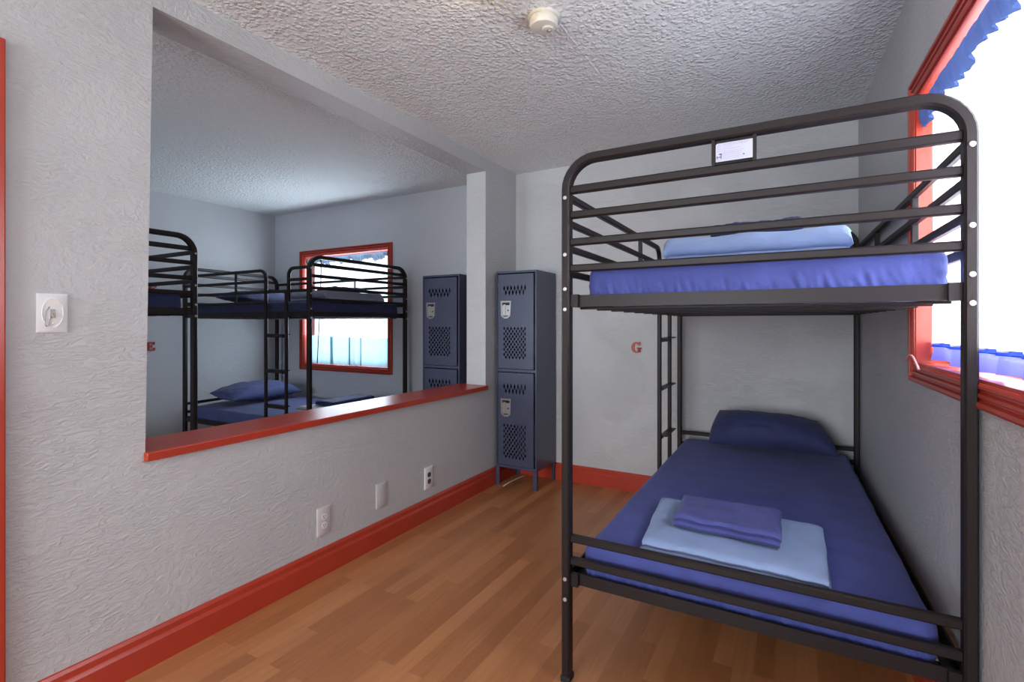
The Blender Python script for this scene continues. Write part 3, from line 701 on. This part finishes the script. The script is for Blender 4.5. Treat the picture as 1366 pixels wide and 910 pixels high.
# slab-serif letters
def poly_letter(mb, kind, O, ux, uz, un, w, h, d):
    def R(x0,x1,z0,z1): mb.prism([(x0*w,z0*h),(x1*w,z0*h),(x1*w,z1*h),(x0*w,z1*h)], O, ux, uz, un, d)
    if kind in 'EF':
        R(.1,.36,0,1); R(0,.1,.86,1); R(.36,.78,.86,1); R(.78,.96,.68,1); R(.36,.56,.43,.57); R(.56,.68,.34,.66); R(0,.1,0,.14)
        if kind == 'E': R(.36,.8,0,.14); R(.8,1,0,.34)
        else: R(.36,.48,0,.14)
    else:   # G
        n = 22; a0, a1 = math.radians(48), math.radians(325); out, inn = [], []
        for k in range(n+1):
            a = a0+(a1-a0)*k/n; out.append((.5+.5*math.cos(a), .5+.5*math.sin(a)))
            tk = .30 if abs(math.cos(a)) > .6 else .17+.13*abs(math.cos(a)); inn.append((.5+(.5-tk)*math.cos(a), .5+(.5-tk*.8)*math.sin(a)))
        for k in range(n): mb.prism([(x*w,z*h) for x,z in (out[k],out[k+1],inn[k+1],inn[k])], O, ux, uz, un, d)
        R(.74,.96,.06,.46); R(.56,1.06,.37,.5); R(.76,.93,.66,1.0)
mb = MB(); poly_letter(mb, 'G', (-1.052,YB+.002,1.012), (1,0,0), UP, (0,-1,0), .072, .082, .012)
tag(mb.build('letter', M['letter_red'], smooth=0), 'red letter G on the back wall between the locker and the ladder', 'letter', 'red wall letters')
mb = MB(); poly_letter(mb, 'E', (XF-.002,2.41,.977), (0,1,0), UP, (1,0,0), .075, .082, .012)
tag(mb.build('letter', M['letter_dark'], smooth=0), 'dark red letter E on the far wall at the left edge of the opening', 'letter', 'red wall letters')
mb = MB(); poly_letter(mb, 'F', (XF-.002,2.43,1.508), (0,1,0), UP, (1,0,0), .07, .082, .012)
tag(mb.build('letter', M['letter_dark'], smooth=0), 'red letter just showing above the mattress at the left edge of the opening', 'letter', 'red wall letters')
# smoke detector
sd_ = thing('smoke_detector', 'round cream smoke detector on the ceiling', 'smoke detector', (-.888,1.845,ZC))
c = (-.888,1.845,ZC)
mb = MB(); mb.lathe(c, (0,0,-1), [(.064,-.002),(.064,.008),(.060,.011)], R=40); mb.build('base', M['cream'], sd_)
mb = MB(); mb.lathe(c, (0,0,-1), [(.056,.008),(.058,.012),(.057,.034),(.052,.042),(.046,.044),(.001,.044)], R=40); mb.build('cover', M['cream'], sd_)
mb = MB(); cc = V(c)+V((.012,.014,0)); mb.lathe(cc, (0,0,-1), [(.026,.040),(.026,.046),(.022,.050),(.001,.051)], R=24); mb.build('sensor_cap', M['cream'], sd_)
mb = MB(); mb.lathe(cc+V((.004,.002,0)), (0,0,-1), [(.009,.048),(.009,.052),(.006,.056),(.001,.057)], R=16); mb.build('test_button', M['chrome'], sd_)
# stick on the floor under the locker
mb = MB(); mb.tube([(-1.925,3.30,.003),(-1.93,3.42,.003),(-1.915,3.58,.0034),(-1.90,3.63,.003)], .003)
tag(mb.build('drinking_straw', M['straw'], smooth=180), 'thin pale straw on the floor under the corner locker', 'straw')
# round flush ceiling fixtures; the rear and far-room ones are added fill lamps
def ceiling_lamp(label, x, y, rad, col, s):
    t = thing('ceiling_lamp', label, 'ceiling lamp', (x,y,ZC), None)
    mb = MB(); mb.lathe((x,y,ZC),(0,0,-1),[(rad*.9,-.002),(rad*.92,.018),(rad*.85,.022)],R=40); mb.build('base', M['cream'], t)
    mb = MB(); mb.lathe((x,y,ZC),(0,0,-1),[(rad*.82,.02)]+[(rad*math.cos(a),.02+.075*math.sin(a)) for a in [PI/2*k/8 for k in range(8)]]+[(.001,.095)],R=40); mb.build('shade', emit('lit opal shade '+str(s), col, s), t)
LAMP1, FILL_LAMP2, FILL_LAMP3 = 9.0, 4.0, 5.0
REAR, REARF = 200, 98
ceiling_lamp('round opal ceiling lamp beside the smoke detector', -.98, 1.43, .11, (1,.77,.36), LAMP1)
ceiling_lamp('added round opal fill lamp behind the camera', -.75, -1.5, .16, (1,.95,.88), FILL_LAMP2)  # unseen lamp, added to brighten this room
ceiling_lamp('added round opal fill lamp in the far room, behind the wall', -3.6, .5, .16, (.80,.90,1), FILL_LAMP3)  # unseen cool lamp, added to brighten the far room

# ------------------------------------------------------------------ light
w = bpy.data.worlds.new('sky'); SC.world = w; w.use_nodes = True
bg = w.node_tree.nodes['Background']; bg.inputs['Color'].default_value = (.80,.90,1,1); bg.inputs['Strength'].default_value = 2.6
def daylight(name, loc, aim, sx, sy, power, col, spread=180):
    l = bpy.data.lights.new(name, 'AREA'); l.shape = 'RECTANGLE'; l.size = sx; l.size_y = sy; l.energy = power; l.color = col; l.spread = math.radians(spread)
    o = bpy.data.objects.new(name, l); COL.objects.link(o); o.location = loc; o.rotation_euler = (V(aim)).to_track_quat('-Z','Y').to_euler(); return o
daylight('daylight_side_window', RW((WT0+WT1)/2,.19,(WZ0+WZ1)/2), -RN, WT1-WT0, WZ1-WZ0, 58, (.86,.93,1))
daylight('fill_light_rear', BPt((GX0+GX1)/2,.20,(GZ0+GZ1)/2), (0,1,0), GX1-GX0, GZ1-GZ0, REAR, (.88,.94,1))  # fill light shining through the added rear window
daylight('fill_light_far_rear', BPt((HX0+HX1)/2,.20,(GZ0+GZ1)/2), (0,1,0), HX1-HX0, GZ1-GZ0, REARF, (.72,.85,1))  # fill light shining through the far room's added window
daylight('daylight_far_window', FP((FX0+FX1)/2,.20,(FZ0+FZ1)/2), (0,-1,0), FX1-FX0, FZ1-FZ0, 62, (.72,.86,1))

# ------------------------------------------------------------------ camera
cam = bpy.data.cameras.new('camera'); co = bpy.data.objects.new('camera', cam); COL.objects.link(co); SC.camera = co
cam.sensor_width = 36; cam.sensor_fit = 'HORIZONTAL'; f_px = 676.0; cam.lens = f_px/W_PX*36
yaw = math.atan(379/f_px)
co.location = (0,0,1.22); co.rotation_euler = (PI/2, 0, yaw)
cam.shift_x = 0; cam.shift_y = -(H_PX/2-433)/W_PX; cam.clip_start = .02
vs = SC.view_settings; vs.view_transform = 'Standard'; vs.look = 'None'; vs.gamma = 1; vs.use_curve_mapping = False; vs.exposure = -0.08
SC.cycles.max_bounces = 8; SC.cycles.diffuse_bounces = 5; SC.cycles.transparent_max_bounces = 12; SC.cycles.sample_clamp_indirect = 6
SC.cycles.caustics_reflective = False; SC.cycles.caustics_refractive = False
SC.cycles.use_denoising = True
